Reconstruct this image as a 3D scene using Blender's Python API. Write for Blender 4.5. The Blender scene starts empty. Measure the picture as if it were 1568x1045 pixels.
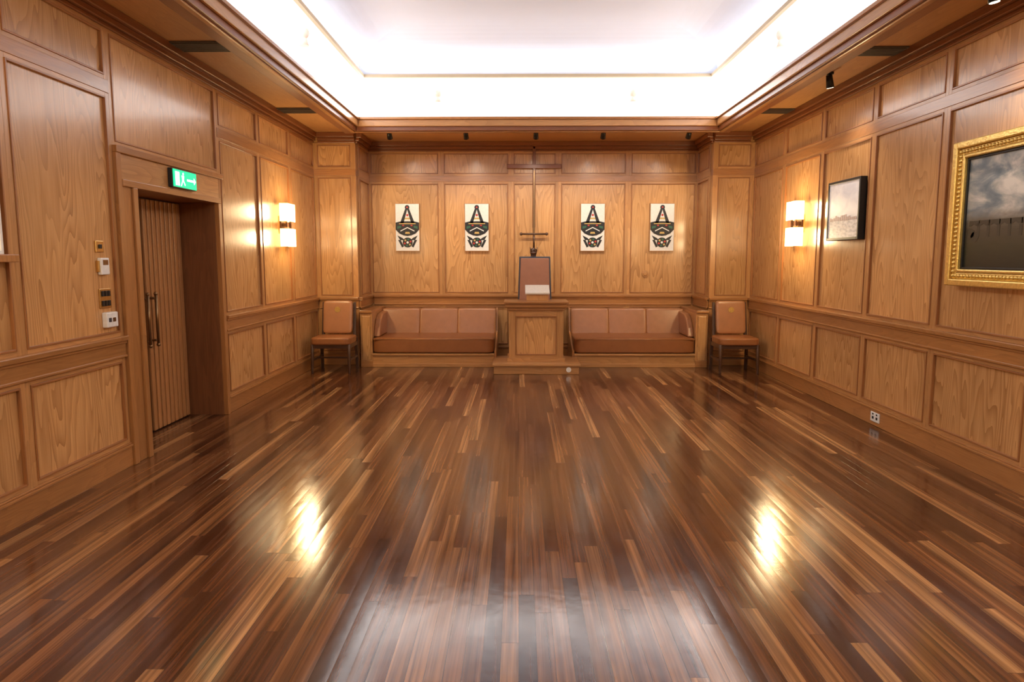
import bpy, bmesh, math, random
from mathutils import Vector, Matrix
random.seed(7)
scn = bpy.context.scene
try:
    scn.view_settings.view_transform = 'Standard'
    scn.view_settings.look = 'None'
    scn.view_settings.exposure = 0.38
except Exception as e:
    print(e)

# ---------------------------------------------------------------- materials
def newmat(name):
    m = bpy.data.materials.new(name); m.use_nodes = True
    nt = m.node_tree
    b = nt.nodes['Principled BSDF']
    return m, nt, b
def L(nt, a, b): nt.links.new(a, b)
def math_n(nt, op, a, b=None, c=None):
    n = nt.nodes.new('ShaderNodeMath'); n.operation = op
    for i, v in enumerate((a, b, c)):
        if v is None: continue
        if isinstance(v, (int, float)): n.inputs[i].default_value = v
        else: L(nt, v, n.inputs[i])
    return n.outputs[0]
def ramp(nt, fac, stops, interp='LINEAR'):
    r = nt.nodes.new('ShaderNodeValToRGB'); r.color_ramp.interpolation = interp
    els = r.color_ramp.elements
    while len(els) < len(stops): els.new(0.5)
    for e, (p, c) in zip(els, stops):
        e.position = p; e.color = (c[0], c[1], c[2], 1)
    L(nt, fac, r.inputs[0]); return r.outputs[0]
def mix(nt, fac, a, b, mode='MIX'):
    n = nt.nodes.new('ShaderNodeMix'); n.data_type = 'RGBA'; n.blend_type = mode
    for s, v in ((0, fac), (6, a), (7, b)):
        if isinstance(v, (int, float)): n.inputs[s].default_value = v
        elif isinstance(v, tuple): n.inputs[s].default_value = (v[0], v[1], v[2], 1)
        else: L(nt, v, n.inputs[s])
    return n.outputs[2]
def noise(nt, vec, scale, detail=2, rough=0.5, dist=0.0):
    n = nt.nodes.new('ShaderNodeTexNoise'); n.inputs['Scale'].default_value = scale
    n.inputs['Detail'].default_value = detail; n.inputs['Roughness'].default_value = rough
    n.inputs['Distortion'].default_value = dist
    L(nt, vec, n.inputs['Vector']); return n.outputs[0]
def mapping(nt, vec, sc):
    n = nt.nodes.new('ShaderNodeMapping'); n.inputs['Scale'].default_value = sc
    L(nt, vec, n.inputs[0]); return n.outputs[0]
def bump(nt, h, strength, dist=0.01):
    n = nt.nodes.new('ShaderNodeBump'); n.inputs['Strength'].default_value = strength
    n.inputs['Distance'].default_value = dist; L(nt, h, n.inputs['Height']); return n.outputs[0]

def wood(name, dark, mid, light, rough=0.3, ringamt=0.55, tint=0.25, coat=0.0):
    m, nt, b = newmat(name)
    tc = nt.nodes.new('ShaderNodeTexCoord').outputs['UV']
    v1 = mapping(nt, tc, (1.0, 0.13, 1.0))
    n1 = noise(nt, v1, 3.2, 2.5, 0.45, 0.12)
    rings = math_n(nt, 'FRACT', math_n(nt, 'MULTIPLY', n1, 24.0))
    rings = math_n(nt, 'POWER', rings, 1.8)
    v2 = mapping(nt, tc, (70.0, 1.8, 1.0))
    fib = noise(nt, v2, 1.6, 4.0, 0.65)
    v3 = mapping(nt, tc, (1.0, 0.4, 1.0))
    tn = noise(nt, v3, 0.9, 1.0, 0.5)
    # rings broken up by pore fibres
    v4 = mapping(nt, tc, (3.0, 0.7, 1.0))
    pn = noise(nt, v4, 1.4, 2.0)
    amt = math_n(nt, 'MULTIPLY', rings, math_n(nt, 'MULTIPLY', pn, 2.0 * ringamt))
    amt = math_n(nt, 'MULTIPLY', amt, math_n(nt, 'ADD', fib, 0.45))
    base = ramp(nt, fib, [(0.32, mid), (0.64, light)])
    nn = math_n(nt, 'MINIMUM', amt, 1.0)
    col = mix(nt, nn, base, dark)
    tf = ramp(nt, tn, [(0.3, (1 - tint,) * 3), (0.7, (1 + tint * 0.5, 1 + tint * 0.5, 1 + tint * 0.5))])
    col = mix(nt, 1.0, col, tf, 'MULTIPLY')
    L(nt, col, b.inputs['Base Color'])
    b.inputs['Roughness'].default_value = rough
    L(nt, bump(nt, fib, 0.12, 0.003), b.inputs['Normal'])
    if coat:
        b.inputs['Coat Weight'].default_value = coat
        b.inputs['Coat Roughness'].default_value = 0.12
    return m
def plain(name, col, rough=0.5, metal=0.0, nscale=40, namt=0.12, bmp=0.0, emis=None, estr=0.0):
    m, nt, b = newmat(name)
    tc = nt.nodes.new('ShaderNodeTexCoord').outputs['Object']
    n = noise(nt, tc, nscale, 3)
    c = mix(nt, n, tuple(x * (1 - namt) for x in col), tuple(min(1, x * (1 + namt)) for x in col))
    L(nt, c, b.inputs['Base Color'])
    b.inputs['Roughness'].default_value = rough; b.inputs['Metallic'].default_value = metal
    if bmp: L(nt, bump(nt, n, bmp, 0.004), b.inputs['Normal'])
    if emis:
        b.inputs['Emission Color'].default_value = (*emis, 1); b.inputs['Emission Strength'].default_value = estr
    return m

M_PANEL = wood('oak_panel_veneer', (0.30, 0.124, 0.038), (0.54, 0.268, 0.094), (0.68, 0.378, 0.150), 0.27, 0.58, 0.22, 0.25)
M_STILE = wood('oak_stile', (0.29, 0.122, 0.038), (0.47, 0.222, 0.074), (0.59, 0.308, 0.116), 0.3, 0.35, 0.2, 0.2)
M_RAIL = wood('oak_rail', (0.22, 0.082, 0.024), (0.37, 0.156, 0.046), (0.47, 0.215, 0.070), 0.28, 0.3, 0.2, 0.3)
M_BEAD = wood('oak_bead_dark', (0.19, 0.072, 0.024), (0.29, 0.112, 0.036), (0.40, 0.168, 0.058), 0.3, 0.2, 0.1)
M_CORN = wood('cornice_red_wood', (0.12, 0.038, 0.014), (0.20, 0.066, 0.023), (0.27, 0.094, 0.033), 0.3, 0.2, 0.15)
M_SOFF = wood('soffit_wood', (0.32, 0.138, 0.046), (0.47, 0.222, 0.076), (0.57, 0.288, 0.106), 0.4, 0.3, 0.2)
M_DOOR = wood('door_wood', (0.24, 0.098, 0.034), (0.40, 0.175, 0.060), (0.52, 0.245, 0.088), 0.32, 0.3, 0.15)
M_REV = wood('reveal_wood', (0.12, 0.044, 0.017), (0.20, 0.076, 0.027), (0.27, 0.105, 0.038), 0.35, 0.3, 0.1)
M_DARKW = wood('dark_walnut', (0.03, 0.013, 0.008), (0.06, 0.026, 0.014), (0.09, 0.04, 0.02), 0.3, 0.3, 0.1)
M_LEATH = plain('tan_leather', (0.37, 0.158, 0.062), 0.30, 0, 12, 0.15, 0.15)
M_LEATH2 = plain('seat_leather', (0.30, 0.112, 0.036), 0.32, 0, 12, 0.15, 0.15)
M_LEATH3 = plain('throne_leather', (0.33, 0.145, 0.085), 0.5, 0, 14, 0.12, 0.1)
M_WHITE = plain('white_plaster', (0.72, 0.75, 0.86), 0.8, 0, 4, 0.02)
M_COVE = plain('cove_plaster_added_glow', (0.9, 0.9, 0.9), 0.8, 0, 4, 0.02, 0, (1.0, 0.99, 0.985), 3.3)  # cove plaster given an added glow in place of cove lighting; also lights room
M_CREAM = plain('cream_moulding', (0.62, 0.52, 0.36), 0.6, 0, 10, 0.05)
M_BLACK = plain('black_metal', (0.015, 0.015, 0.016), 0.4, 0.3)
M_GREYFR = plain('steel_blue_frame', (0.06, 0.065, 0.085), 0.35, 0.4)
M_BRASS = plain('brass', (0.62, 0.42, 0.16), 0.3, 1.0, 30, 0.15)
M_BRONZE = plain('bronze_handle', (0.25, 0.15, 0.07), 0.3, 0.9)
M_GOLD = plain('gilt_frame', (0.80, 0.55, 0.17), 0.32, 0.75, 60, 0.3, 0.5)
M_PLAS = plain('white_plastic', (0.8, 0.79, 0.76), 0.4)
M_PAPER = plain('paper', (0.80, 0.78, 0.72), 0.7)
M_GREEN = plain('exit_green', (0.0, 0.45, 0.15), 0.4, 0, 20, 0.1, 0, (0.0, 0.75, 0.30), 1.0)
M_EXITW = plain('exit_white', (0.9, 0.95, 0.9), 0.4, 0, 20, 0.02, 0, (0.75, 1.0, 0.85), 1.5)
M_GLASS = plain('sconce_frosted_glass', (0.95, 0.8, 0.5), 0.3, 0, 25, 0.05, 0, (1.0, 0.68, 0.28), 3.2)
M_GLOBE = plain('cove_globe_glass', (0.80, 0.66, 0.58), 0.3, 0, 25, 0.05, 0, (1.0, 0.82, 0.70), 0.35)
M_VENT = plain('vent_dark', (0.07, 0.052, 0.04), 0.5)
M_RED = plain('crest_red', (0.50, 0.04, 0.03), 0.5)
M_GRN = plain('crest_green', (0.03, 0.12, 0.07), 0.5)
M_CRGREY = plain('crest_black', (0.012, 0.012, 0.014), 0.5)
M_CRGOLD = plain('crest_gold', (0.55, 0.38, 0.12), 0.5)

# floor
def floor_mat():
    m, nt, b = newmat('polished_floorboards')
    g = nt.nodes.new('ShaderNodeNewGeometry').outputs['Position']
    sp = nt.nodes.new('ShaderNodeSeparateXYZ'); L(nt, g, sp.inputs[0])
    X, Y = sp.outputs[0], sp.outputs[1]
    w, ln = 0.072, 1.8
    xr = math_n(nt, 'DIVIDE', X, w)
    row = math_n(nt, 'FLOOR', xr); fx = math_n(nt, 'FRACT', math_n(nt, 'ADD', xr, 200.0))
    wn = nt.nodes.new('ShaderNodeTexWhiteNoise'); wn.noise_dimensions = '1D'; L(nt, row, wn.inputs['W'])
    yr = math_n(nt, 'ADD', math_n(nt, 'DIVIDE', Y, ln), math_n(nt, 'MULTIPLY', wn.outputs[0], 9.0))
    col_ = math_n(nt, 'FLOOR', yr); fy = math_n(nt, 'FRACT', math_n(nt, 'ADD', yr, 50.0))
    cv = nt.nodes.new('ShaderNodeCombineXYZ'); L(nt, row, cv.inputs[0]); L(nt, col_, cv.inputs[1])
    w2 = nt.nodes.new('ShaderNodeTexWhiteNoise'); w2.noise_dimensions = '2D'; L(nt, cv.outputs[0], w2.inputs['Vector'])
    rnd = w2.outputs[0]
    base = ramp(nt, rnd, [(0.0, (0.052, 0.018, 0.008)), (0.22, (0.088, 0.031, 0.013)), (0.50, (0.135, 0.051, 0.019)),
                          (0.76, (0.185, 0.077, 0.029)), (0.90, (0.25, 0.115, 0.045)), (1.0, (0.36, 0.185, 0.076))])
    gv = nt.nodes.new('ShaderNodeCombineXYZ')
    L(nt, math_n(nt, 'ADD', math_n(nt, 'MULTIPLY', X, 36.0), math_n(nt, 'MULTIPLY', rnd, 60.0)), gv.inputs[0])
    L(nt, math_n(nt, 'ADD', math_n(nt, 'MULTIPLY', Y, 0.6), math_n(nt, 'MULTIPLY', rnd, 30.0)), gv.inputs[1])
    gr = noise(nt, gv.outputs[0], 1.0, 4, 0.6, 0.4)
    gf = ramp(nt, gr, [(0.30, (0.38, 0.35, 0.33)), (0.5, (0.95, 0.95, 0.95)), (0.72, (1.9, 2.0, 2.05))])
    c = mix(nt, 1.0, base, gf, 'MULTIPLY')
    ex = math_n(nt, 'MULTIPLY', math_n(nt, 'MINIMUM', fx, math_n(nt, 'SUBTRACT', 1.0, fx)), w)
    ey = math_n(nt, 'MULTIPLY', math_n(nt, 'MINIMUM', fy, math_n(nt, 'SUBTRACT', 1.0, fy)), ln)
    e = math_n(nt, 'MINIMUM', ex, ey)
    seam = math_n(nt, 'LESS_THAN', e, 0.0010)
    c = mix(nt, math_n(nt, 'MULTIPLY', seam, 0.8), c, (0.012, 0.006, 0.004))
    L(nt, c, b.inputs['Base Color'])
    rv = nt.nodes.new('ShaderNodeCombineXYZ')
    L(nt, math_n(nt, 'MULTIPLY', X, 9.0), rv.inputs[0]); L(nt, math_n(nt, 'MULTIPLY', Y, 2.5), rv.inputs[1])
    rn = noise(nt, rv.outputs[0], 1.0, 3)
    r = math_n(nt, 'ADD', 0.08, math_n(nt, 'MULTIPLY', rn, 0.15))
    L(nt, r, b.inputs['Roughness'])
    hv = nt.nodes.new('ShaderNodeCombineXYZ')
    L(nt, math_n(nt, 'ADD', math_n(nt, 'MULTIPLY', X, 14.0), math_n(nt, 'MULTIPLY', rnd, 9.0)), hv.inputs[0])
    L(nt, math_n(nt, 'MULTIPLY', Y, 11.0), hv.inputs[1])
    hn = noise(nt, hv.outputs[0], 1.0, 2)
    cup = math_n(nt, 'MULTIPLY', math_n(nt, 'MULTIPLY', fx, math_n(nt, 'SUBTRACT', 1.0, fx)), 0.9)
    # each board sits at a slightly different tilt
    tilt = math_n(nt, 'MULTIPLY', math_n(nt, 'MULTIPLY', fx, math_n(nt, 'SUBTRACT', rnd, 0.5)), 0.7)
    h = math_n(nt, 'ADD', math_n(nt, 'ADD', math_n(nt, 'MULTIPLY', hn, 0.4), cup), tilt)
    h = math_n(nt, 'SUBTRACT', h, math_n(nt, 'MULTIPLY', seam, 0.3))
    L(nt, bump(nt, h, 0.28, 0.004), b.inputs['Normal'])
    b.inputs['Specular IOR Level'].default_value = 0.68
    return m
M_FLOOR = floor_mat()

def painting_mat(name, kind):
    m, nt, b = newmat(name)
    tc = nt.nodes.new('ShaderNodeTexCoord').outputs['UV']
    sp = nt.nodes.new('ShaderNodeSeparateXYZ'); L(nt, tc, sp.inputs[0])
    v = sp.outputs[1]
    n1 = noise(nt, mapping(nt, tc, (1.3, 1.5, 1.0)), 3.0, 6, 0.55, 0.5)
    n2 = noise(nt, mapping(nt, tc, (3.0, 6.0, 1.0)), 4.0, 5)
    vv = math_n(nt, 'ADD', v, math_n(nt, 'MULTIPLY', math_n(nt, 'SUBTRACT', n2, 0.5), 0.12))
    if kind == 'storm':
        sky = ramp(nt, n1, [(0.36, (0.10, 0.14, 0.17)), (0.46, (0.20, 0.24, 0.26)), (0.54, (0.40, 0.40, 0.37)), (0.64, (0.66, 0.62, 0.55))])
        land = ramp(nt, vv, [(0.0, (0.012, 0.011, 0.006)), (0.20, (0.040, 0.036, 0.015)), (0.34, (0.065, 0.05, 0.028)), (0.48, (0.16, 0.13, 0.09))])
        f = ramp(nt, vv, [(0.42, (0, 0, 0)), (0.54, (1, 1, 1))])
    else:
        sky = ramp(nt, n1, [(0.3, (0.62, 0.62, 0.68)), (0.6, (0.80, 0.79, 0.81)), (0.75, (0.85, 0.80, 0.76))])
        land = ramp(nt, n2, [(0.35, (0.38, 0.37, 0.40)), (0.5, (0.58, 0.54, 0.54)), (0.65, (0.72, 0.70, 0.70))])
        f = ramp(nt, vv, [(0.30, (0, 0, 0)), (0.40, (1, 1, 1))])
    c = mix(nt, f, land, sky)
    L(nt, c, b.inputs['Base Color']); b.inputs['Roughness'].default_value = 0.4
    return m
M_STORM = painting_mat('oil_painting_canvas', 'storm')
M_CITY = painting_mat('city_print', 'city')

# ---------------------------------------------------------------- mesh builder
def ident(s, t, z): return (s, t, z)
class MB:
    def __init__(self): self.v = []; self.f = []; self.uv = []; self.mi = []; self.sm = []
    def face(self, pts, uvs, mi=0, sm=False):
        i = len(self.v); self.v += pts; self.f.append(list(range(i, i + len(pts))))
        self.uv.append(uvs); self.mi.append(mi); self.sm.append(sm)
    def box(self, M, s0, s1, t0, t1, z0, z1, mi=0, grain='z'):
        lo = (s0, t0, z0); hi = (s1, t1, z1)
        base = len(self.v)
        for i in range(8):
            p = [hi[k] if (i >> k) & 1 else lo[k] for k in range(3)]
            self.v.append(M(*p))
        P = [[hi[k] if (i >> k) & 1 else lo[k] for k in range(3)] for i in range(8)]
        quads = [((0, 2, 6, 4), 0), ((1, 5, 7, 3), 0), ((0, 4, 5, 1), 1), ((2, 3, 7, 6), 1), ((0, 1, 3, 2), 2), ((4, 6, 7, 5), 2)]
        g = 'stz'.index(grain); ox, oy = random.uniform(0, 60), random.uniform(0, 60)
        for q, ax in quads:
            axes = [a for a in range(3) if a != ax]
            if g in axes: va = g; ua = [a for a in axes if a != g][0]
            else: ua, va = axes
            self.f.append([base + i for i in q])
            self.uv.append([(P[i][ua] + ox, P[i][va] + oy) for i in q])
            self.mi.append(mi); self.sm.append(False)
    def prism(self, pts, off, mi=0):
        n = len(pts); off = Vector(off); a = [Vector(p) for p in pts]; bpts = [p + off for p in a]
        base = len(self.v); self.v += [tuple(p) for p in a] + [tuple(p) for p in bpts]
        def uvp(p): return (p.x + p.y + 3.1, p.z)
        self.f.append([base + i for i in range(n)]); self.uv.append([uvp(p) for p in a]); self.mi.append(mi); self.sm.append(False)
        self.f.append([base + n + i for i in reversed(range(n))]); self.uv.append([uvp(p) for p in reversed(bpts)]); self.mi.append(mi); self.sm.append(False)
        for i in range(n):
            j = (i + 1) % n
            self.f.append([base + i, base + j, base + n + j, base + n + i])
            self.uv.append([uvp(a[i]), uvp(a[j]), uvp(bpts[j]), uvp(bpts[i])]); self.mi.append(mi); self.sm.append(False)
    def cyl(self, p0, p1, r0, r1=None, n=16, mi=0):
        if r1 is None: r1 = r0
        p0 = Vector(p0); p1 = Vector(p1); d = (p1 - p0); ln = d.length; d.normalize()
        u = d.orthogonal().normalized(); w = d.cross(u)
        base = len(self.v)
        for p, r in ((p0, r0), (p1, r1)):
            for i in range(n):
                a = 2 * math.pi * i / n
                self.v.append(tuple(p + (u * math.cos(a) + w * math.sin(a)) * r))
        for i in range(n):
            j = (i + 1) % n
            self.f.append([base + i, base + j, base + n + j, base + n + i])
            c = r0 * 6.28 / n
            self.uv.append([(i * c, 0), ((i + 1) * c, 0), ((i + 1) * c, ln), (i * c, ln)]); self.mi.append(mi); self.sm.append(True)
        self.f.append([base + i for i in reversed(range(n))]); self.uv.append([(0, 0)] * n); self.mi.append(mi); self.sm.append(False)
        self.f.append([base + n + i for i in range(n)]); self.uv.append([(0, 0)] * n); self.mi.append(mi); self.sm.append(False)
    def sphere(self, c, r, mi=0, n=14, sc=(1, 1, 1)):
        c = Vector(c); base = len(self.v); m = n // 2 + 1
        for j in range(m + 1):
            th = math.pi * (0.001 + 0.998 * j / m)
            for i in range(n):
                a = 2 * math.pi * i / n
                self.v.append((c.x + r * sc[0] * math.sin(th) * math.cos(a), c.y + r * sc[1] * math.sin(th) * math.sin(a), c.z + r * sc[2] * math.cos(th)))
        for j in range(m):
            for i in range(n):
                k = (i + 1) % n
                self.f.append([base + j * n + i, base + j * n + k, base + (j + 1) * n + k, base + (j + 1) * n + i])
                self.uv.append([(0, 0), (0.1, 0), (0.1, 0.1), (0, 0.1)]); self.mi.append(mi); self.sm.append(True)
    def cushion(self, c, size, mi=0, p=7, cuts=10, shear=0.0):
        bm = bmesh.new(); bmesh.ops.create_cube(bm, size=2.0)
        bmesh.ops.subdivide_edges(bm, edges=bm.edges[:], cuts=cuts, use_grid_fill=True)
        base = len(self.v)
        for v in bm.verts:
            a = v.co; mx = max(abs(a.x), abs(a.y), abs(a.z))
            nn = (abs(a.x) ** p + abs(a.y) ** p + abs(a.z) ** p) ** (1 / p)
            q = a * (mx / nn)
            z = c[2] + q.z * size[2] / 2
            self.v.append((c[0] + q.x * size[0] / 2, c[1] + q.y * size[1] / 2 + shear * q.z * size[2] / 2, z))
        for f in bm.faces:
            self.f.append([base + v.index for v in f.verts]); self.uv.append([(v.co.x, v.co.z) for v in f.verts])
            self.mi.append(mi); self.sm.append(True)
        bm.free()
    def build(self, name, mats, bevel=0.0, parent=None, segs=2):
        me = bpy.data.meshes.new(name); me.from_pydata(self.v, [], self.f)
        uvl = me.uv_layers.new(name='UVMap'); k = 0
        flat = [c for u in self.uv for c in u]
        for p, mi, sm in zip(me.polygons, self.mi, self.sm):
            p.material_index = mi; p.use_smooth = sm
        for i, c in enumerate(flat): uvl.data[i].uv = c
        for m in mats: me.materials.append(m)
        bm = bmesh.new(); bm.from_mesh(me); bmesh.ops.recalc_face_normals(bm, faces=bm.faces[:]); bm.to_mesh(me); bm.free()
        ob = bpy.data.objects.new(name, me); scn.collection.objects.link(ob)
        if bevel:
            b = ob.modifiers.new('Bevel', 'BEVEL'); b.width = bevel; b.segments = segs; b.limit_method = 'ANGLE'; b.angle_limit = math.radians(50)
        if parent: ob.parent = parent
        return ob
def empty(name):
    e = bpy.data.objects.new(name, None); e.empty_display_size = 0.1; scn.collection.objects.link(e); return e

# ---------------------------------------------------------------- room dims
XL, XR = -2.985, 3.39
YP, YB, YF = 10.38, 11.22, -2.6
XNL, XNR = -2.36, 2.78          # niche
ZS = 3.36                        # soffit
D0, D1, DH = 5.5, 6.98, 2.11     # door recess
ML = lambda s, t, z: (XL + t, s, z)
MR = lambda s, t, z: (XR - t, s, z)
MBk = lambda s, t, z: (s, YB - t, z)
MP = lambda s, t, z: (s, YP - t, z)
MF = lambda s, t, z: (s, YF + t, z)
MNL = lambda s, t, z: (XNL + t, s, z)
MNR = lambda s, t, z: (XNR - t, s, z)
BT, DT0, DT1, F0, F1, CZ = 0.18, 0.84, 1.00, 2.76, 2.85, 3.22
LEV = [(BT, DT0), (DT1, F0), (F1, CZ)]

def panel(mb, M, a, b, z0, z1, back=0.1, sw=0.045):
    mb.box(M, a, b, -back, 0.0, z0, z1, 0, 'z')
    i0, i1, j0, j1 = a + sw, b - sw, z0 + 0.03, z1 - 0.03
    w, t = 0.013, 0.022
    mb.box(M, i0, i0 + w, 0, t, j0, j1, 2, 'z'); mb.box(M, i1 - w, i1, 0, t, j0, j1, 2, 'z')
    mb.box(M, i0 + w, i1 - w, 0, t, j0, j0 + w, 2, 's'); mb.box(M, i0 + w, i1 - w, 0, t, j1 - w, j1, 2, 's')
    mb.box(M, a, i0, 0, 0.015, z0, z1, 1, 'z'); mb.box(M, i1, b, 0, 0.015, z0, z1, 1, 'z')
    mb.box(M, i0, i1, 0, 0.015, z0, j0, 1, 's'); mb.box(M, i0, i1, 0, 0.015, j1, z1, 1, 's')
def panel_wall(mb, M, divs, levels=LEV, back=0.1, rails=True, sw=0.045):
    for a, b in zip(divs[:-1], divs[1:]):
        for z0, z1 in levels: panel(mb, M, a, b, z0, z1, back, sw)
    if rails:
        a, b = divs[0], divs[-1]
        mb.box(M, a, b, -back, 0.0, 0.0, BT, 1, 's')
        mb.box(M, a, b, -back, 0.0, DT0, DT1, 1, 's')
        mb.box(M, a, b, -back, 0.02, F0, F1, 3, 's')
        mb.box(M, a, b, -back, 0.0, CZ, ZS, 1, 's')
def dado(mb, M, a, b, e0=0, e1=0):
    mb.box(M, a - e0 * 0, b, 0, 0.028, DT0, DT1 - 0.035, 0, 's')
    mb.box(M, a, b, 0, 0.036, DT0, DT0 + 0.018, 0, 's')
    mb.box(M, a, b, 0, 0.040, DT1 - 0.055, DT1 - 0.035, 0, 's')
    mb.box(M, a, b, 0, 0.055, DT1 - 0.035, DT1, 0, 's')
def base(mb, M, a, b):
    mb.box(M, a, b, 0, 0.026, 0, BT - 0.03, 0, 's'); mb.box(M, a, b, 0, 0.036, BT - 0.03, BT - 0.012, 0, 's'); mb.box(M, a, b, 0, 0.024, BT - 0.012, BT, 0, 's')
def cornice(mb, M, a, b):
    mb.box(M, a, b, 0, 0.03, CZ, CZ + 0.03, 0, 's'); mb.box(M, a, b, 0, 0.055, CZ + 0.03, CZ + 0.075, 0, 's'); mb.box(M, a, b, 0, 0.09, CZ + 0.075, ZS, 0, 's')

WM = [M_PANEL, M_STILE, M_BEAD, M_RAIL]
# floor
mb = MB(); mb.box(ident, -3.6, 3.6, YF - 0.1, YB + 0.1, -0.12, 0.0); mb.build('floor', [M_FLOOR])

# left wall
mb = MB()
near = [YF, -1.5, -0.35, 0.8, 1.95, 3.05, 4.15, 5.24]; far = [7.08, 8.18, 9.28, YP + 0.0]
panel_wall(mb, ML, near); panel_wall(mb, ML, far)
panel(mb, ML, 5.24, 7.08, 2.40, CZ)
mb.box(ML, 5.24, 7.08, -0.1, 0, CZ, ZS, 1, 's')
# recess
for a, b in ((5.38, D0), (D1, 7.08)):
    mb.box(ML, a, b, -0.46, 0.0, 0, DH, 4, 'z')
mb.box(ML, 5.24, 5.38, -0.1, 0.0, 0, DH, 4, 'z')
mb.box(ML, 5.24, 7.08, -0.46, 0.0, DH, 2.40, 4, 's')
mb.build('wall_left', WM + [M_REV], 0.002)
# architrave
mb = MB()
mb.box(ML, 5.24, 5.30, 0, 0.045, 0.0, 2.35, 0, 'z'); mb.box(ML, 5.30, 5.44, 0, 0.03, 0.0, 2.16, 0, 'z'); mb.box(ML, 5.44, D0, 0, 0.05, 0.0, DH, 0, 'z')
mb.box(ML, D1, D1 + 0.05, 0, 0.045, 0, DH, 0, 'z'); mb.box(ML, D1 + 0.05, 7.08, 0, 0.03, 0, 2.35, 0, 'z')
mb.box(ML, 5.30, 7.03, 0, 0.03, 2.16, 2.35, 1, 's'); mb.box(ML, 5.30, 7.03, 0, 0.05, DH, 2.16, 0, 's')
mb.box(ML, 5.24, 7.10, 0, 0.052, 2.35, 2.40, 0, 's')
mb.build('trim_1', [M_RAIL, M_STILE], 0.004)

# right wall
mb = MB()
panel_wall(mb, MR, [YF, -1.1, 0.05, 1.2, 2.35, 3.5, 4.62, 5.77, 6.92, 8.07, 9.2, YP])
mb.build('wall_right', WM, 0.002)
# back wall + niche
mb = MB()
panel_wall(mb, MBk, [XNL - 0.0, -1.22, -0.13, 0.61, 1.70, XNR])
for (Mn) in (MNL, MNR):
    for z0, z1 in LEV: panel(mb, Mn, YP + 0.1, YB, z0, z1, 0.1, 0.06)
    for z0, z1, k in ((0, BT, 0), (DT0, DT1, 0), (F0, F1, 0.02), (CZ, ZS, 0)):
        mb.box(Mn, YP + 0.1, YB, -0.1, k, z0, z1, 1, 's')
for a, b in ((XL, XNL), (XNR, XR)):
    panel_wall(mb, MP, [a, b], back=0.1, sw=0.075)
mb.build('wall_back', WM, 0.002)
mb = MB()
panel_wall(mb, MF, [XL, -1.7, -0.45, 0.85, 2.1, XR]); mb.build('wall_front', WM, 0.002)

# baseboards, dado, cornice
mb = MB(); base(mb, ML, YF + 0.04, 5.24); base(mb, ML, 7.08, YP); mb.build('baseboard_left', [M_RAIL], 0.004)
mb = MB(); base(mb, MR, YF + 0.04, YP); mb.build('baseboard_right', [M_RAIL], 0.004)
mb = MB(); base(mb, MP, XL + 0.04, XNL); base(mb, MP, XNR, XR - 0.04); base(mb, MBk, XNL, XNR); mb.build('baseboard_back', [M_RAIL], 0.004)
mb = MB(); base(mb, MF, XL, XR); mb.build('baseboard_front', [M_RAIL], 0.004)
mb = MB(); dado(mb, ML, YF + 0.06, 5.24); dado(mb, ML, 7.08, YP); mb.build('trim_2', [M_RAIL], 0.005)
mb = MB(); dado(mb, MR, YF + 0.06, YP); mb.build('trim_3', [M_RAIL], 0.005)
mb = MB(); dado(mb, MP, XL + 0.056, XNL); dado(mb, MP, XNR, XR - 0.056); dado(mb, MBk, XNL + 0.056, XNR - 0.056)
dado(mb, MNL, YP, YB); dado(mb, MNR, YP, YB); mb.build('trim_4', [M_RAIL], 0.005)
mb = MB(); cornice(mb, ML, YF, YP); mb.build('trim_5', [M_CORN], 0.006)
mb = MB(); cornice(mb, MR, YF, YP); mb.build('trim_6', [M_CORN], 0.006)
mb = MB(); cornice(mb, MP, XL + 0.09, XNL); cornice(mb, MP, XNR, XR - 0.09); cornice(mb, MBk, XNL, XNR); cornice(mb, MNL, YP, YB - 0.09); cornice(mb, MNR, YP, YB - 0.09)
mb.build('trim_7', [M_CORN], 0.006)

# ---------------------------------------------------------------- ceiling
OX0, OX1, OY0, OY1 = -2.2, 2.67, -1.4, 9.75
def ring(mb, x0, x1, y0, y1, w, z0, z1, mi):   # frame outside of rect
    mb.box(ident, x0 - w, x0, y0 - w, y1 + w, z0, z1, mi, 't'); mb.box(ident, x1, x1 + w, y0 - w, y1 + w, z0, z1, mi, 't')
    mb.box(ident, x0, x1, y0 - w, y0, z0, z1, mi, 's'); mb.box(ident, x0, x1, y1, y1 + w, z0, z1, mi, 's')
def loft(mb, rings, mi, cap=False, sm=False):
    for A, B in zip(rings[:-1], rings[1:]):
        def c(R): return [(R[0], R[2], R[4]), (R[1], R[2], R[4]), (R[1], R[3], R[4]), (R[0], R[3], R[4])]
        a, b = c(A), c(B)
        for i in range(4):
            j = (i + 1) % 4
            mb.face([a[i], a[j], b[j], b[i]], [(0, 0), (1, 0), (1, 1), (0, 1)], mi)
    if cap: mb.face(b, [(0, 0), (1, 0), (1, 1), (0, 1)], mi)
mb = MB()
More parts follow.
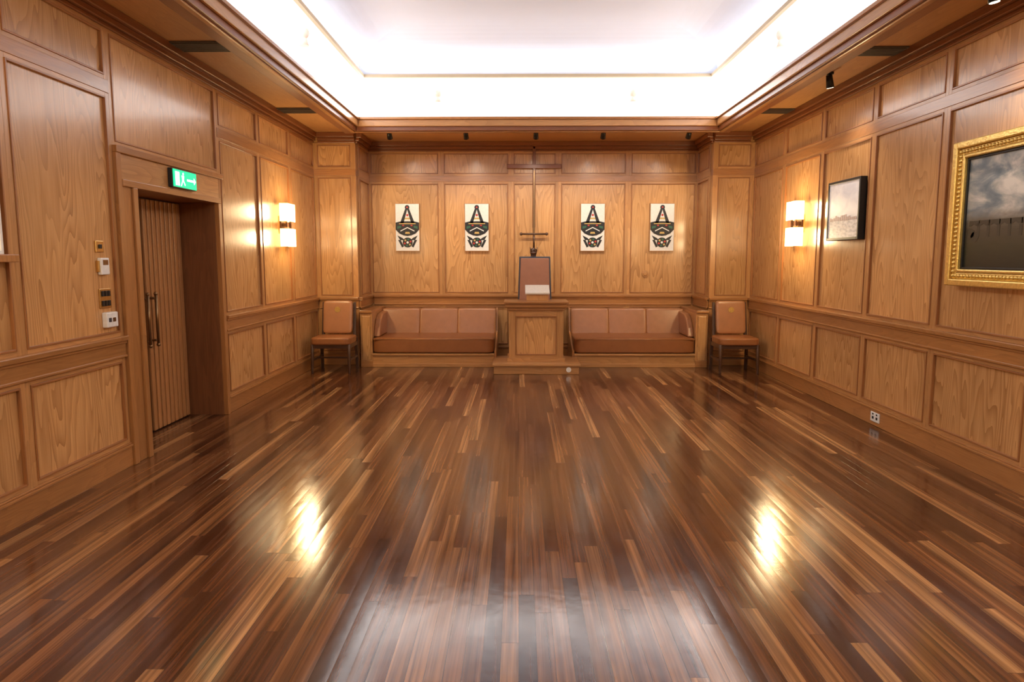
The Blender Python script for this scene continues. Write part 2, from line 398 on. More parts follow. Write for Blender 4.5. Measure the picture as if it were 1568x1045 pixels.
# soffit
mb.box(ident, XL - 0.1, OX0 - 0.2, YF - 0.1, YB + 0.1, ZS, ZS + 0.12, 0, 't')
mb.box(ident, OX1 + 0.2, XR + 0.1, YF - 0.1, YB + 0.1, ZS, ZS + 0.12, 0, 't')
mb.box(ident, OX0 - 0.2, OX1 + 0.2, OY1 + 0.2, YB + 0.1, ZS, ZS + 0.12, 0, 's')
mb.box(ident, OX0 - 0.2, OX1 + 0.2, YF - 0.1, OY0 - 0.2, ZS, ZS + 0.12, 0, 's')
def R(i, z): return (OX0 + i, OX1 - i, OY0 + i, OY1 - i, z)
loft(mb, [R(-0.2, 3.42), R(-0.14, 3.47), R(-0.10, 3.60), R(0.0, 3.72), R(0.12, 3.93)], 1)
loft(mb, [R(0.12, 3.93), R(0.16, 3.935), R(0.16, 3.975), R(0.04, 3.98)], 3)
cv = []
for k in range(0, 13):
    a = k / 12 * math.pi / 2
    cv.append(R(0.04 + 0.85 * (1 - math.cos(a)), 3.98 + 0.42 * math.sin(a)))
loft(mb, cv, 2, True)
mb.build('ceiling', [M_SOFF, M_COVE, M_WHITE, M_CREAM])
mb = MB()
ring(mb, OX0, OX1, OY0, OY1, 0.20, 3.28, 3.42, 0)
ring(mb, OX0 - 0.03, OX1 + 0.03, OY0 - 0.03, OY1 + 0.03, 0.05, 3.265, 3.28, 1)
mb.build('trim_8', [M_CORN, M_RAIL], 0.006)
mb = MB()
ring(mb, OX0 + 0.035, OX1 - 0.035, OY0 + 0.035, OY1 - 0.035, 0.035, 3.335, 3.42, 0)
ring(mb, OX0 + 0.06, OX1 - 0.06, OY0 + 0.06, OY1 - 0.06, 0.14, 3.42, 3.455, 1)
mb.build('trim_9', [M_STILE, M_RAIL], 0.006)

# vents
for (x0, x1, y0, y1) in ((-2.90, -2.42, 6.05, 6.32), (-2.90, -2.42, 8.65, 8.92), (2.89, 3.30, 6.25, 6.5), (2.89, 3.30, 8.75, 9.0)):
    mb = MB(); mb.box(ident, x0, x1, y0, y1, ZS - 0.012, ZS, 0, 's')
    for k in range(8):
        yy = y0 + 0.02 + k * (y1 - y0 - 0.04) / 7.5
        mb.box(ident, x0 + 0.015, x1 - 0.015, yy, yy + 0.012, ZS - 0.02, ZS - 0.012, 0, 's')
    mb.build('ceiling_vent', [M_VENT])

# ---------------------------------------------------------------- door
dr = empty('door_1')
xd = XL - 0.40
def leaf(a, b, nm, hs):
    mb = MB(); Md = lambda s, t, z: (xd + t, s, z)
    mb.box(Md, a, b, 0, 0.04, 0.006, DH - 0.004, 1, 'z')
    n = 9; w = (b - a - 0.02) / n
    for i in range(n):
        c0 = a + 0.01 + i * w + 0.009; c1 = a + 0.01 + (i + 1) * w - 0.009
        mb.box(Md, c0, c1, 0.04, 0.068, 0.01, DH - 0.01, 0, 'z')
    mb.build(nm, [M_DOOR, M_DARKW], 0.008, dr)
    mb = MB()
    x = xd + 0.12
    mb.cyl((x, hs, 0.80), (x, hs, 1.26), 0.013, n=12)
    for z in (0.84, 1.22): mb.cyl((xd + 0.055, hs, z), (x, hs, z), 0.011, n=10)
    for z in (0.80, 1.26): mb.sphere((x, hs, z), 0.018)
    mb.build(nm + '_handle', [M_BRONZE], 0, dr)
mid = (D0 + D1) / 2
leaf(D0 + 0.003, mid - 0.003, 'leaf_1', mid - 0.07); leaf(mid + 0.003, D1 - 0.003, 'leaf_2', mid + 0.07)

# exit sign
ex = empty('exit_sign')
mb = MB(); mb.box(ML, 6.02, 6.46, 0.03, 0.07, 2.175, 2.335, 0, 's'); mb.build('housing', [M_BLACK], 0.004, ex)
mb = MB(); mb.box(ML, 6.03, 6.45, 0.07, 0.076, 2.183, 2.327, 0, 's'); mb.build('green_panel', [M_GREEN], 0, ex)
mb = MB()
xx = XL + 0.0775
mb.box(ML, 6.27, 6.40, 0.076, 0.078, 2.245, 2.263, 0); mb.prism([(xx - 0.001, 6.40, 2.225), (xx - 0.001, 6.40, 2.283), (xx - 0.001, 6.435, 2.254)], (0.002, 0, 0))
mb.box(ML, 6.06, 6.13, 0.076, 0.078, 2.195, 2.31, 0)
mb.cyl((xx - 0.001, 6.20, 2.30), (xx + 0.001, 6.20, 2.30), 0.011, n=12)
mb.prism([(xx - 0.001, 6.17, 2.285), (xx - 0.001, 6.215, 2.285), (xx - 0.001, 6.205, 2.24), (xx - 0.001, 6.18, 2.24)], (0.002, 0, 0))
mb.prism([(xx - 0.001, 6.18, 2.245), (xx - 0.001, 6.195, 2.245), (xx - 0.001, 6.165, 2.195), (xx - 0.001, 6.15, 2.195)], (0.002, 0, 0))
mb.prism([(xx - 0.001, 6.19, 2.245), (xx - 0.001, 6.205, 2.245), (xx - 0.001, 6.235, 2.21), (xx - 0.001, 6.225, 2.2)], (0.002, 0, 0))
mb.build('pictogram', [M_EXITW], 0, ex)

# switches
def wallbox(name, parts):
    e = empty(name)
    for i, (M, a, b, t0, t1, z0, z1, mat, bv) in enumerate(parts):
        m_ = MB(); m_.box(M, a, b, t0, t1, z0, z1); m_.build('part_%d' % (i + 1), [mat], bv, e)
    return e
wallbox('key_switch', [(ML, 4.97, 5.06, 0, 0.012, 1.62, 1.70, M_BRASS, 0.003), (ML, 5.0, 5.03, 0.012, 0.02, 1.645, 1.675, M_BLACK, 0.002)])
wallbox('thermostat', [(ML, 4.99, 5.09, 0, 0.03, 1.46, 1.58, M_PLAS, 0.006), (ML, 4.97, 4.99, 0, 0.02, 1.48, 1.56, M_BRASS, 0.002), (ML, 5.01, 5.07, 0.03, 0.034, 1.53, 1.565, M_BRONZE, 0.001)])
wallbox('light_switch', [(ML, 4.98, 5.12, 0, 0.01, 1.22, 1.36, M_BRASS, 0.003)] +
        [(ML, 5.0 + 0.037 * i, 5.025 + 0.037 * i, 0.01, 0.018, z, z + 0.04, M_BLACK, 0.002) for i in range(3) for z in (1.235, 1.305)])
wallbox('control_box', [(ML, 5.0, 5.14, 0, 0.04, 1.08, 1.19, M_PLAS, 0.008), (ML, 5.07, 5.10, 0.04, 0.046, 1.12, 1.15, M_BRONZE, 0.002), (ML, 5.02, 5.05, 0.04, 0.043, 1.12, 1.15, M_GREYFR, 0.001)])
wallbox('power_socket', [(MR, 6.48, 6.64, 0.026, 0.036, 0.04, 0.13, M_PLAS, 0.004)] + [(MR, 6.505 + 0.07 * i, 6.535 + 0.07 * i, 0.036, 0.039, 0.065, 0.09, M_BLACK, 0.001) for i in range(2)] + [(MR, 6.512 + 0.07 * i, 6.528 + 0.07 * i, 0.036, 0.042, 0.105, 0.12, M_BLACK, 0.001) for i in range(2)])

# ---------------------------------------------------------------- sconces
def sconce(M, s, en=20):
    e = empty('seen_or_added_sconce')
    m_ = MB(); m_.box(M, s - 0.06, s + 0.06, 0.0, 0.02, 1.88, 2.10); m_.box(M, s - 0.02, s + 0.02, 0.02, 0.115, 1.965, 2.01)
    m_.box(M, s - 0.12, s + 0.12, 0.095, 0.115, 1.955, 2.02); m_.box(M, s - 0.05, s + 0.05, 0.115, 0.145, 1.94, 2.03); m_.build('bracket', [M_DARKW], 0.004, e)
    for i, (z0, z1) in enumerate(((1.72, 1.94), (2.03, 2.25))):
        m_ = MB()
        m_.box(M, s - 0.15, s + 0.15, 0.117, 0.133, z0, z1); m_.box(M, s - 0.15, s - 0.138, 0.03, 0.117, z0, z1); m_.box(M, s + 0.138, s + 0.15, 0.03, 0.117, z0, z1)
        m_.build('glass_shade_%d' % (i + 1), [M_GLASS], 0.004, e)
    for z in (1.83, 2.15):
        l = bpy.data.lights.new('sconce_bulb', 'POINT'); l.energy = en; l.color = (1.0, 0.74, 0.40); l.shadow_soft_size = 0.09
        o = bpy.data.objects.new('sconce_bulb', l); scn.collection.objects.link(o); o.location = M(s, 0.24, z); o.parent = e
sconce(ML, 8.93); sconce(MR, 8.62); sconce(ML, 2.4, 20); sconce(MR, 2.4, 20)  # last two are an unseen pair, added out of frame to brighten the room

# ---------------------------------------------------------------- pictures
def frame(mb, M, a, b, z0, z1, w, t0, t1, mi=0):
    mb.box(M, a, a + w, t0, t1, z0, z1, mi); mb.box(M, b - w, b, t0, t1, z0, z1, mi)
    mb.box(M, a + w, b - w, t0, t1, z0, z0 + w, mi, 's'); mb.box(M, a + w, b - w, t0, t1, z1 - w, z1, mi, 's')
def canvas(M, a, b, t, z0, z1, mat, par, flip=False, nm='canvas'):
    m_ = MB()
    us = [(1, 0), (0, 0), (0, 1), (1, 1)] if flip else [(0, 0), (1, 0), (1, 1), (0, 1)]
    m_.face([M(a, t, z0), M(b, t, z0), M(b, t, z1), M(a, t, z1)], us)
    return m_.build(nm, [mat], 0, par)
e = empty('framed_oil_painting')
a, b, z0, z1 = 3.95, 5.52, 1.37, 2.44
m_ = MB(); frame(m_, MR, a, b, z0, z1, 0.05, 0.016, 0.10); frame(m_, MR, a + 0.05, b - 0.05, z0 + 0.05, z1 - 0.05, 0.05, 0.016, 0.075)
frame(m_, MR, a + 0.10, b - 0.10, z0 + 0.10, z1 - 0.10, 0.025, 0.016, 0.085)
for k in range(40):
    s = a + 0.075 + k * (b - a - 0.15) / 39
    for z in (z0 + 0.075, z1 - 0.075): m_.sphere(MR(s, 0.076, z), 0.015, n=8)
for k in range(1, 28):
    z = z0 + 0.075 + k * (z1 - z0 - 0.15) / 28
    for s in (a + 0.075, b - 0.075): m_.sphere(MR(s, 0.076, z), 0.015, n=8)
m_.build('gilt_frame', [M_GOLD], 0.008, e)
m_ = MB(); frame(m_, MR, a + 0.125, b - 0.125, z0 + 0.125, z1 - 0.125, 0.015, 0.016, 0.06); m_.build('slip', [M_BLACK], 0.002, e)
canvas(MR, a + 0.13, b - 0.13, 0.045, z0 + 0.13, z1 - 0.13, M_STORM, e, True)
m_ = MB()
zb = z0 + 0.36
# ruined bridge / trees silhouettes painted on the canvas
for k in range(6):
    s = b - 0.30 - k * 0.11
    m_.box(MR, s, s + 0.03, 0.045, 0.0465, zb, zb + 0.10 - 0.006 * k)
    m_.prism([MR(s + 0.0, 0.045, zb + 0.08), MR(s + 0.04, 0.045, zb + 0.08), MR(s + 0.07, 0.045, zb + 0.095), MR(s + 0.10, 0.045, zb + 0.08), MR(s + 0.12, 0.045, zb + 0.08), MR(s + 0.12, 0.045, zb + 0.12), MR(s, 0.045, zb + 0.12)], (-0.0015, 0, 0))
for (cs, cz, r) in ((b - 0.2, 0.03, 0.05), (b - 0.25, 0.0, 0.05), (a + 0.5, 0.07, 0.08), (a + 0.42, 0.03, 0.07), (a + 0.32, 0.08, 0.1), (a + 0.24, 0.02, 0.08)):
    pts = []
    for i in range(14):
        an = i * 2 * math.pi / 14; rr = r * random.uniform(0.75, 1.1)
        pts.append(MR(cs + rr * math.cos(an), 0.045, zb + cz + rr * 0.8 * math.sin(an)))
    m_.prism(pts, (-0.0012, 0, 0))
m_.build('painted_ruin_and_trees', [plain('painted_ruin', (0.045, 0.036, 0.020), 0.4)], 0, e)

e = empty('framed_city_print')
a, b, z0, z1 = 7.0, 7.72, 1.76, 2.37
m_ = MB(); frame(m_, MR, a, b, z0, z1, 0.028, 0.016, 0.085); m_.box(MR, a + 0.025, b - 0.025, 0.016, 0.03, z0 + 0.025, z1 - 0.025); m_.build('frame', [M_BLACK], 0.004, e)
canvas(MR, a + 0.028, b - 0.028, 0.078, z0 + 0.028, z1 - 0.028, M_CITY, e, True, 'print')
m_ = MB()
for k in range(14):
    s = a + 0.06 + k * 0.043; h = 0.015 + 0.05 * random.random()
    m_.box(MR, s, s + 0.035, 0.078, 0.080, z0 + 0.20, z0 + 0.20 + h)
m_.build('painted_skyline', [plain('skyline_paint', (0.42, 0.30, 0.29), 0.5)], 0, e)

e = empty('framed_notice')
a, b, z0, z1 = 3.15, 4.03, 1.60, 2.35
m_ = MB(); frame(m_, ML, a, b, z0, z1, 0.02, 0.016, 0.045); m_.box(ML, a + 0.02, b - 0.02, 0.016, 0.03, z0 + 0.02, z1 - 0.02); m_.build('frame', [M_PLAS], 0.003, e)
m_ = MB(); m_.box(ML, a - 0.02, b + 0.06, 0.016, 0.09, z0 - 0.045, z0); m_.build('ledge', [M_RAIL], 0.005, e)
m_ = MB()
for k in range(9): m_.box(ML, a + 0.1, b - 0.1 - 0.05 * (k % 3), 0.03, 0.0315, z0 + 0.1 + k * 0.06, z0 + 0.115 + k * 0.06)
m_.build('printed_lines', [M_GREYFR], 0, e)

# ---------------------------------------------------------------- crest plaques
def plaque(cx):
    e = empty('crest_plaque'); y = YB - 0.03; w, z0, z1 = 0.185, 1.69, 2.42
    m_ = MB(); m_.box(MBk, cx - w, cx + w, 0.001, 0.03, z0, z1); m_.build('board', [M_PAPER], 0.003, e)
    m_ = MB(); frame(m_, MBk, cx - w - 0.008, cx + w + 0.008, z0 - 0.008, z1 + 0.008, 0.008, 0.001, 0.034); m_.build('edge', [M_STILE], 0, e)
    k = MB()
    def P(pts, mi=0, d=0.002): k.prism([(cx + px, y, pz) for px, pz in pts], (0, -d, 0), mi)
    # compasses
    P([(-0.024, 2.36), (0.008, 2.36), (-0.060, 2.12), (-0.115, 2.12)], 0, 0.003); P([(-0.008, 2.36), (0.024, 2.36), (0.115, 2.12), (0.060, 2.12)], 0, 0.003)
    k.cyl((cx, y, 2.365), (cx, y - 0.004, 2.365), 0.036, n=20)
    k.cyl((cx, y, 2.365), (cx, y - 0.006, 2.365), 0.013, n=12, mi=2)
    P([(-0.055, 2.205), (0.055, 2.205), (0.062, 2.180), (-0.062, 2.180)], 4)
    k.cyl((cx, y, 2.245), (cx, y - 0.003, 2.245), 0.018, n=12, mi=2)
    # shield band
    P([(-0.185, 2.13), (-0.12, 2.145), (0.0, 2.15), (0.12, 2.145), (0.185, 2.13), (0.185, 2.02), (0.13, 1.96), (0.06, 1.93), (0.0, 1.92), (-0.06, 1.93), (-0.13, 1.96), (-0.185, 2.02)], 0, 0.003)
    P([(-0.13, 2.105), (0.13, 2.105), (0.13, 2.12), (-0.13, 2.12)], 4, 0.005)
    P([(-0.11, 1.99), (0.0, 2.045), (0.11, 1.99), (0.11, 2.005), (0.0, 2.06), (-0.11, 2.005)], 1, 0.005)
    P([(-0.16, 2.03), (-0.10, 2.05), (-0.10, 2.08), (-0.16, 2.07)], 3, 0.005); P([(0.16, 2.03), (0.10, 2.05), (0.10, 2.08), (0.16, 2.07)], 3, 0.005)
    P([(-0.08, 2.075), (-0.05, 2.075), (-0.05, 2.095), (-0.08, 2.095)], 2, 0.005); P([(0.08, 2.075), (0.05, 2.075), (0.05, 2.095), (0.08, 2.095)], 2, 0.005)
    P([(-0.04, 1.955), (0.04, 1.955), (0.03, 1.985), (-0.03, 1.985)], 4, 0.005)
    # lower ribbon + rose
    P([(-0.16, 1.93), (-0.08, 1.89), (-0.04, 1.85), (-0.12, 1.86)]); P([(0.16, 1.93), (0.08, 1.89), (0.04, 1.85), (0.12, 1.86)])
    P([(-0.15, 1.86), (-0.11, 1.86), (-0.06, 1.76), (-0.09, 1.74)]); P([(0.15, 1.86), (0.11, 1.86), (0.06, 1.76), (0.09, 1.74)])
    k.cyl((cx, y, 1.82), (cx, y - 0.004, 1.82), 0.078, n=24)
    for i in range(6):
        a = i * 2 * math.pi / 6 + 0.3
        k.cyl((cx + 0.048 * math.cos(a), y, 1.82 + 0.048 * math.sin(a)), (cx + 0.048 * math.cos(a), y - 0.006, 1.82 + 0.048 * math.sin(a)), 0.016, n=12, mi=(2, 3, 4)[i % 3])
    k.cyl((cx, y, 1.82), (cx, y - 0.008, 1.82), 0.018, n=12, mi=1)
    k.build('crest', [M_CRGREY, M_PAPER, M_RED, M_GRN, M_CRGOLD], 0, e)
for cx in (-1.755, -0.665, 1.15, 2.235): plaque(cx)

# wall cross with sword
CX = 0.23
e = empty('wall_cross')
m_ = MB(); m_.box(MBk, CX - 0.022, CX + 0.022, 0.02, 0.055, 2.05, 3.30); m_.box(MBk, CX - 0.42, CX + 0.42, 0.022, 0.06, 2.955, 3.02, 0, 's')
m_.prism([(CX - 0.022, YB - 0.055, 3.30), (CX + 0.022, YB - 0.055, 3.30), (CX, YB - 0.055, 3.36)], (0, 0.035, 0))
m_.build('wooden_cross', [M_CORN], 0.006, e)
m_ = MB()
yy = YB - 0.065
m_.cyl((CX, yy - 0.005, 1.72), (CX, yy - 0.005, 1.95), 0.016, 0.013); m_.sphere((CX, yy - 0.005, 1.70), 0.03)
m_.cyl((CX - 0.2, yy - 0.005, 1.95), (CX + 0.2, yy - 0.005, 1.95), 0.014)
for s in (-0.2, 0.2): m_.sphere((CX + s, yy - 0.005, 1.95), 0.024)
m_.build('sword_hilt', [M_DARKW], 0, e)
m_ = MB(); m_.prism([(CX - 0.014, yy, 1.95), (CX + 0.014, yy, 1.95), (CX + 0.010, yy, 2.90), (CX, yy, 2.95), (CX - 0.010, yy, 2.90)], (0, 0.008, 0)); m_.build('sword_blade', [M_BRONZE], 0.001, e)
m_ = MB(); m_.cyl((1.99, YB, 1.33), (1.99, YB - 0.02, 1.33), 0.05, n=24); m_.cyl((1.99, YB - 0.02, 1.33), (1.99, YB - 0.03, 1.33), 0.035, 0.025, n=24); m_.build('wall_call_point', [M_STILE], 0.003)

# ---------------------------------------------------------------- benches
def bench(x0, x1, endx0, endx1, side):
    e = empty('leather_bench')
    yf = 10.12
    m_ = MB(); m_.box(ident, x0, x1, yf + 0.03, YB - 0.05, 0, 0.20, 0, 's'); m_.box(ident, x0, x1, yf + 0.01, yf + 0.03, 0, 0.05, 0, 's')
    m_.box(ident, x0, x1, yf + 0.005, yf + 0.03, 0.17, 0.20, 0, 's'); m_.build('plinth', [M_STILE], 0.004, e)
    m_ = MB(); m_.cushion(((x0 + x1) / 2, (yf + YB - 0.1) / 2 - 0.0, 0.315), (x1 - x0, YB - 0.1 - yf, 0.23), p=14, cuts=20); m_.build('seat_cushion', [M_LEATH2], 0, e)
    m_ = MB(); m_.cyl((x0 + 0.02, yf + 0.008, 0.408), (x1 - 0.02, yf + 0.008, 0.408), 0.012, n=10); m_.build('piping', [M_LEATH], 0, e)
    n = 3; w = (x1 - x0) / n
    for i in range(n):
        m_ = MB(); m_.cushion((x0 + (i + 0.5) * w, YB - 0.25, 0.60), (w + 0.002, 0.22, 0.40), p=18, cuts=18, shear=0.25)
        m_.build('back_cushion_%d' % (i + 1), [M_LEATH], 0, e)
    # backrest carcass
    m_ = MB(); m_.box(ident, x0, x1, YB - 0.14, YB - 0.04, 0.2, 0.78, 0, 's'); m_.build('back_carcass', [M_RAIL], 0.004, e)
    # end arm
    ax0, ax1 = (endx0, endx1)
    m_ = MB()
    m_.box(ident, ax0, ax1, 10.16, YB - 0.06, 0, 0.79, 1, 'z')
    m_.box(ident, ax0 + 0.0, ax1 + 0.0, 10.13, YB - 0.06, 0.79, 0.825, 0, 's')
    m_.box(ident, ax0 + 0.03, ax1 - 0.03, 10.145, 10.16, 0.10, 0.74, 2, 'z')
    m_.box(ident, ax0, ax1, 10.14, 10.16, 0, 0.10, 0, 's')
    m_.build('end_panel', [M_RAIL, M_STILE, M_PANEL], 0.004, e)
    # curved leather arm pad
    xs = ax1 if side < 0 else ax0
    d = 0.09 if side < 0 else -0.09
    pts = [(xs, 10.25, 0.43), (xs, 10.30, 0.56), (xs, 10.40, 0.68), (xs, 10.55, 0.75), (xs, 10.95, 0.77), (xs, 10.95, 0.43)]
    m_ = MB(); m_.prism(pts, (d, 0, 0)); m_.build('arm_pad', [M_LEATH], 0.02, e, 4)
    # inner end
    xi = x1 if side < 0 else x0
    dd = 0.03 if side < 0 else -0.03
    m_ = MB(); m_.prism([(xi, yf + 0.03, 0), (xi, yf + 0.03, 0.24), (xi, YB - 0.35, 0.45), (xi, YB - 0.22, 0.80), (xi, YB - 0.06, 0.80), (xi, YB - 0.06, 0)], (dd, 0, 0)); m_.build('inner_end', [M_RAIL], 0.004, e)
bench(-2.13, -0.36, XNL + 0.057, -2.13, -1)
bench(0.80, 2.55, 2.55, XNR - 0.057, 1)

# ---------------------------------------------------------------- pedestal / altar
e = empty('altar_pedestal')
px = 0.235
m_ = MB(); m_.box(ident, px - 0.58, px + 0.58, 9.50, 10.30, 0, 0.11, 0, 's'); m_.box(ident, px - 0.60, px + 0.60, 9.48, 10.32, 0.11, 0.145, 0, 's'); m_.build('step_base', [M_STILE], 0.006, e)
m_ = MB(); y0, y1 = 9.72, 10.14; h = 0.375
m_.box(ident, px - h, px + h, y0, y1, 0.145, 0.86, 0, 'z')
m_.box(ident, px - h - 0.025, px + h + 0.025, y0 - 0.025, y1 + 0.02, 0.145, 0.20, 1, 's')
for s in (-1, 1):
    c = px + s * (h - 0.045); m_.box(ident, c - 0.045, c + 0.045, y0 - 0.018, y0, 0.20, 0.86, 1, 'z')
m_.box(ident, px - h + 0.09, px + h - 0.09, y0 - 0.018, y0, 0.78, 0.86, 1, 's')
m_.box(ident, px - h + 0.09, px + h - 0.09, y0 - 0.018, y0, 0.20, 0.24, 1, 's')
Mp = lambda s, t, z: (s, y0 - t, z)
frame(m_, Mp, px - h + 0.09, px + h - 0.09, 0.24, 0.78, 0.012, 0, 0.024, 2)
m_.build('body', [M_PANEL, M_STILE, M_BEAD], 0.003, e)
m_ = MB(); m_.box(ident, px - 0.40, px + 0.40, y0 - 0.04, y1 + 0.03, 0.86, 0.90, 0, 's'); m_.box(ident, px - 0.425, px + 0.425, y0 - 0.065, y1 + 0.05, 0.90, 0.955, 0, 's'); m_.box(ident, px - 0.445, px + 0.445, y0 - 0.09, y1 + 0.06, 0.955, 0.985, 0, 's')
m_.build('moulded_top', [M_RAIL], 0.006, e)
m_ = MB(); m_.cyl((px + 0.44, 9.50, 0.065), (px + 0.44, 9.488, 0.065), 0.035, n=20); m_.build('floor_outlet', [M_PLAS], 0.002, e)
e = empty('book_stand')
m_ = MB(); m_.prism([(px - 0.13, 9.84, 0.985), (px - 0.13, 10.06, 0.985), (px - 0.13, 10.06, 1.16), (px - 0.13, 9.84, 1.07)], (0.30, 0, 0)); m_.build('stand', [M_STILE], 0.004, e)
m_ = MB(); m_.prism([(px - 0.15, 9.82, 1.072), (px - 0.15, 10.07, 1.174), (px - 0.15, 10.06, 1.199), (px - 0.15, 9.81, 1.097)], (0.34, 0, 0)); m_.build('open_book', [M_PAPER], 0.004, e)

# throne
e = empty('throne_chair')
ty = 10.66
m_ = MB()
m_.prism([(px - 0.27, ty, 0.45), (px + 0.27, ty, 0.45), (px + 0.235, ty + 0.05, 1.60), (px - 0.235, ty + 0.05, 1.60)], (0, 0.05, 0)); m_.build('back_frame', [M_GREYFR], 0.01, e)
m_ = MB(); m_.prism([(px - 0.245, ty - 0.03, 0.50), (px + 0.245, ty - 0.03, 0.50), (px + 0.212, ty + 0.018, 1.575), (px - 0.212, ty + 0.018, 1.575)], (0, 0.04, 0)); m_.build('back_pad', [M_LEATH3], 0.012, e, 3)
m_ = MB(); m_.cushion((px, 10.47, 0.46), (0.54, 0.46, 0.12)); m_.build('seat', [M_LEATH3], 0, e)
m_ = MB()
m_.box(ident, px - 0.27, px + 0.27, 10.25, 10.70, 0.34, 0.40)
for sx in (-1, 1):
    for y in (10.335, 10.68): m_.cyl((px + sx * 0.23, y, 0), (px + sx * 0.245, y, 0.40), 0.02, 0.028, 12)
    m_.box(ident, px + sx * 0.27 - 0.03, px + sx * 0.27 + 0.03, 10.28, 10.70, 0.68, 0.72, 0, 't'); m_.cyl((px + sx * 0.27, 10.31, 0.40), (px + sx * 0.27, 10.31, 0.68), 0.02)
m_.build('legs_and_arms', [M_GREYFR], 0.004, e)
m_ = MB(); zc = 1.60; yc = ty + 0.075
m_.box(ident, px - 0.06, px - 0.0 + 0.02, yc - 0.02, yc + 0.02, zc, zc + 0.03); m_.cyl((px - 0.02, yc, zc + 0.03), (px - 0.02, yc, zc + 0.07), 0.045, 0.055); m_.sphere((px - 0.02, yc, zc + 0.085), 0.05, sc=(1, 0.6, 0.9))
for i in range(5):
    a = i * 1.257; m_.cyl((px - 0.02 + 0.045 * math.cos(a), yc + 0.03 * math.sin(a), zc + 0.07), (px - 0.02 + 0.06 * math.cos(a), yc + 0.04 * math.sin(a), zc + 0.14), 0.01, 0.004, 8)
m_.build('crown_finial', [M_DARKW], 0, e)

# side chairs
def chair(cx, name='leather_side_chair'):
    e = empty(name); yb = 10.06
    m_ = MB(); w = 0.25
    for sx in (-1, 1):
        m_.prism([(cx + sx * w - 0.02, yb - 0.045, 0.0), (cx + sx * w + 0.02, yb - 0.045, 0.0), (cx + sx * w + 0.02, yb - 0.065, 0.45), (cx + sx * w - 0.02, yb - 0.065, 0.45)], (0, 0.04, 0))
        m_.prism([(cx + sx * w * 0.9 - 0.018, yb - 0.065, 0.45), (cx + sx * w * 0.9 + 0.022, yb - 0.065, 0.45), (cx + sx * w * 0.88 + 0.018, yb + 0.02, 0.95), (cx + sx * w * 0.88 - 0.018, yb + 0.02, 0.95)], (0, 0.035, 0))
        m_.cyl((cx + sx * (w + 0.005), yb - 0.53, 0), (cx + sx * (w + 0.0), yb - 0.50, 0.40), 0.017, 0.026, 12)
        m_.box(ident, cx + sx * w - 0.012, cx + sx * w + 0.012, yb - 0.50, yb - 0.04, 0.17, 0.20, 0, 't')
        m_.box(ident, cx + sx * w - 0.015, cx + sx * w + 0.015, yb - 0.52, yb - 0.04, 0.345, 0.40, 0, 't')
    m_.box(ident, cx - w, cx + w, yb - 0.525, yb - 0.495, 0.345, 0.40, 0, 's'); m_.box(ident, cx - w, cx + w, yb - 0.07, yb - 0.04, 0.345, 0.40, 0, 's')
    m_.box(ident, cx - w, cx + w, yb - 0.28, yb - 0.26, 0.175, 0.20, 0, 's')
    m_.build('frame', [M_DARKW], 0.004, e)
    m_ = MB(); m_.cushion((cx, yb - 0.30, 0.445), (0.54, 0.50, 0.11), p=8); m_.build('seat', [M_LEATH2], 0, e)
    m_ = MB(); m_.cushion((cx, yb - 0.055, 0.745), (0.41, 0.075, 0.46), p=12, shear=0.17); m_.build('back', [M_LEATH], 0, e)
    m_ = MB(); m_.cyl((cx, yb - 0.075, 0.85), (cx, yb - 0.086, 0.85), 0.04, n=18); m_.build('emblem', [M_GOLD], 0, e)
chair(-2.58); chair(2.995)

# ---------------------------------------------------------------- spot heads
M_LENS = plain('spot_lens', (1, 0.9, 0.8), 0.3, 0, 20, 0.01, 0, (1, 0.85, 0.6), 6.0)
def spot(x, y, zt, tgt, energy=0, size=62):
    e = empty('track_spotlight')
    m_ = MB(); m_.cyl((x, y, zt), (x, y, zt - 0.02), 0.035, n=16); m_.cyl((x, y, zt - 0.02), (x, y, zt - 0.06), 0.008, n=8)
    d = (Vector(tgt) - Vector((x, y, zt - 0.08))).normalized(); p = Vector((x, y, zt - 0.085))
    m_.cyl(p - d * 0.06, p + d * 0.06, 0.028, 0.038, 16); m_.build('head', [M_BLACK], 0, e)
    m_ = MB(); m_.cyl(p + d * 0.06, p + d * 0.062, 0.03, n=16); m_.build('lens', [M_LENS], 0, e)
    if energy:
        l = bpy.data.lights.new('spot_lamp', 'SPOT'); l.energy = energy; l.spot_size = math.radians(size); l.spot_blend = 0.9; l.color = (1, 0.88, 0.74); l.shadow_soft_size = 0.04
        o = bpy.data.objects.new('spot_lamp', l); scn.collection.objects.link(o); o.location = p + d * 0.07
        o.rotation_euler = d.to_track_quat('-Z', 'Y').to_euler(); o.parent = e
for x, tx in ((-1.8, -1.75), (-0.74, -0.67), (0.23, 0.23), (1.16, 1.15), (2.34, 2.23)):
    spot(x, 10.02, ZS, (tx, YB, 1.9), 55, 85)
spot(3.0, 7.1, ZS, (3.38, 7.4, 1.5), 30, 100); spot(3.05, 4.8, ZS, (3.38, 4.8, 1.4), 30, 100)

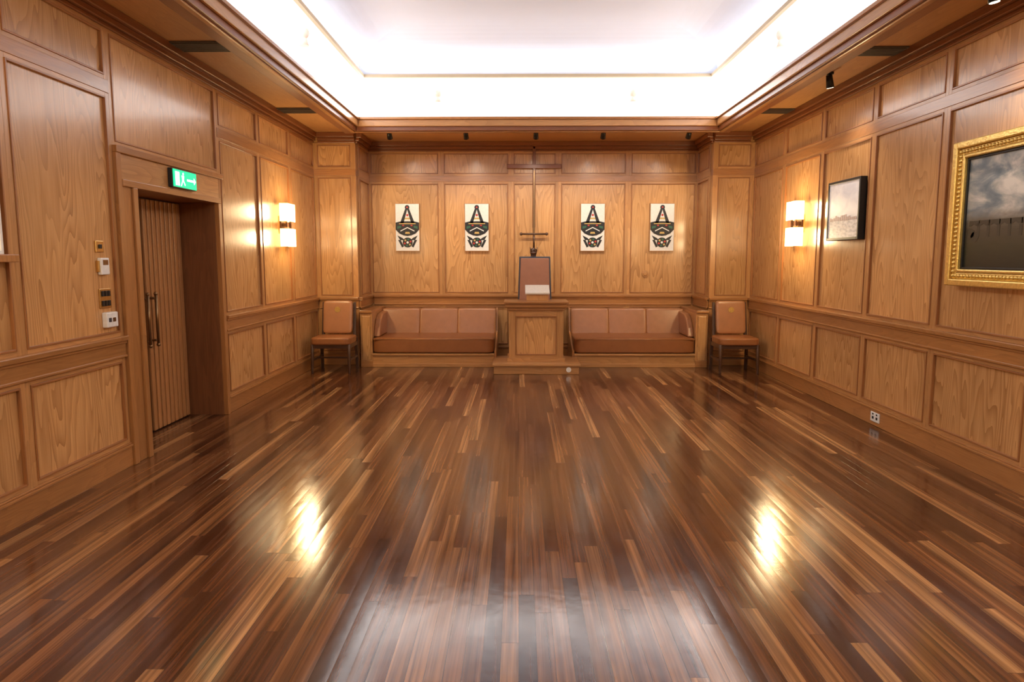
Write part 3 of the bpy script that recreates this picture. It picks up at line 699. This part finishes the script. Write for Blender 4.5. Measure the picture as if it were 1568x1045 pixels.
# cove globes
for (x, y, dx, dy) in ((-1.08, OY1 - 0.02, 0, -1), (1.5, OY1 - 0.02, 0, -1), (OX0 + 0.02, 7.1, 1, 0), (OX1 - 0.02, 7.2, -1, 0)):
    m_ = MB(); z = 3.74
    m_.cyl((x, y, z + 0.03), (x + dx * 0.08, y + dy * 0.08, z + 0.03), 0.012, n=10); m_.sphere((x + dx * 0.09, y + dy * 0.09, z), 0.06)
    m_.cyl((x + dx * 0.09, y + dy * 0.09, z - 0.12), (x + dx * 0.09, y + dy * 0.09, z - 0.04), 0.055, 0.03, 16)
    m_.build('cove_spotlight', [M_GLOBE])

# ---------------------------------------------------------------- lights
def area(name, loc, rot, sx, sy, en, col):
    l = bpy.data.lights.new(name, 'AREA'); l.shape = 'RECTANGLE'; l.size = sx; l.size_y = sy; l.energy = en; l.color = col
    o = bpy.data.objects.new(name, l); scn.collection.objects.link(o); o.location = loc; o.rotation_euler = rot; return o
cx, cy = (OX0 + OX1) / 2, (OY0 + OY1) / 2
LY = OY1 - OY0 - 0.4; LX = OX1 - OX0 - 0.4
col = (0.90, 0.95, 1.0)
def strip(loc, d, horiz, ln, en):
    o = area('cove_led_strip', loc, (0, 0, 0), ln if horiz else 0.04, 0.04 if horiz else ln, en, col)
    z = -Vector(d).normalized()
    if horiz: x = Vector((1, 0, 0)); y = z.cross(x)
    else: y = Vector((0, 1, 0)); x = y.cross(z)
    o.rotation_euler = Matrix((x, y, z)).transposed().to_euler()
strip((OX0 + 0.12, cy, 4.0), (0.22, 0, 1), False, LY, 14)
strip((OX1 - 0.12, cy, 4.0), (-0.22, 0, 1), False, LY, 14)
strip((cx, OY1 - 0.12, 4.0), (0, -0.22, 1), True, LX, 8)
strip((cx, OY0 + 0.12, 4.0), (0, 0.22, 1), True, LX, 8)

w = bpy.data.worlds.new('World'); scn.world = w; w.use_nodes = True
w.node_tree.nodes['Background'].inputs[0].default_value = (0.02, 0.02, 0.02, 1)

# ---------------------------------------------------------------- camera
cam = bpy.data.cameras.new('Camera'); co = bpy.data.objects.new('Camera', cam); scn.collection.objects.link(co)
cam.sensor_width = 36; cam.lens = 24.8; cam.clip_start = 0.05
co.location = (0, 0, 1.58); co.rotation_euler = (math.radians(90 - 6.73), 0, math.radians(0.58))
scn.camera = co
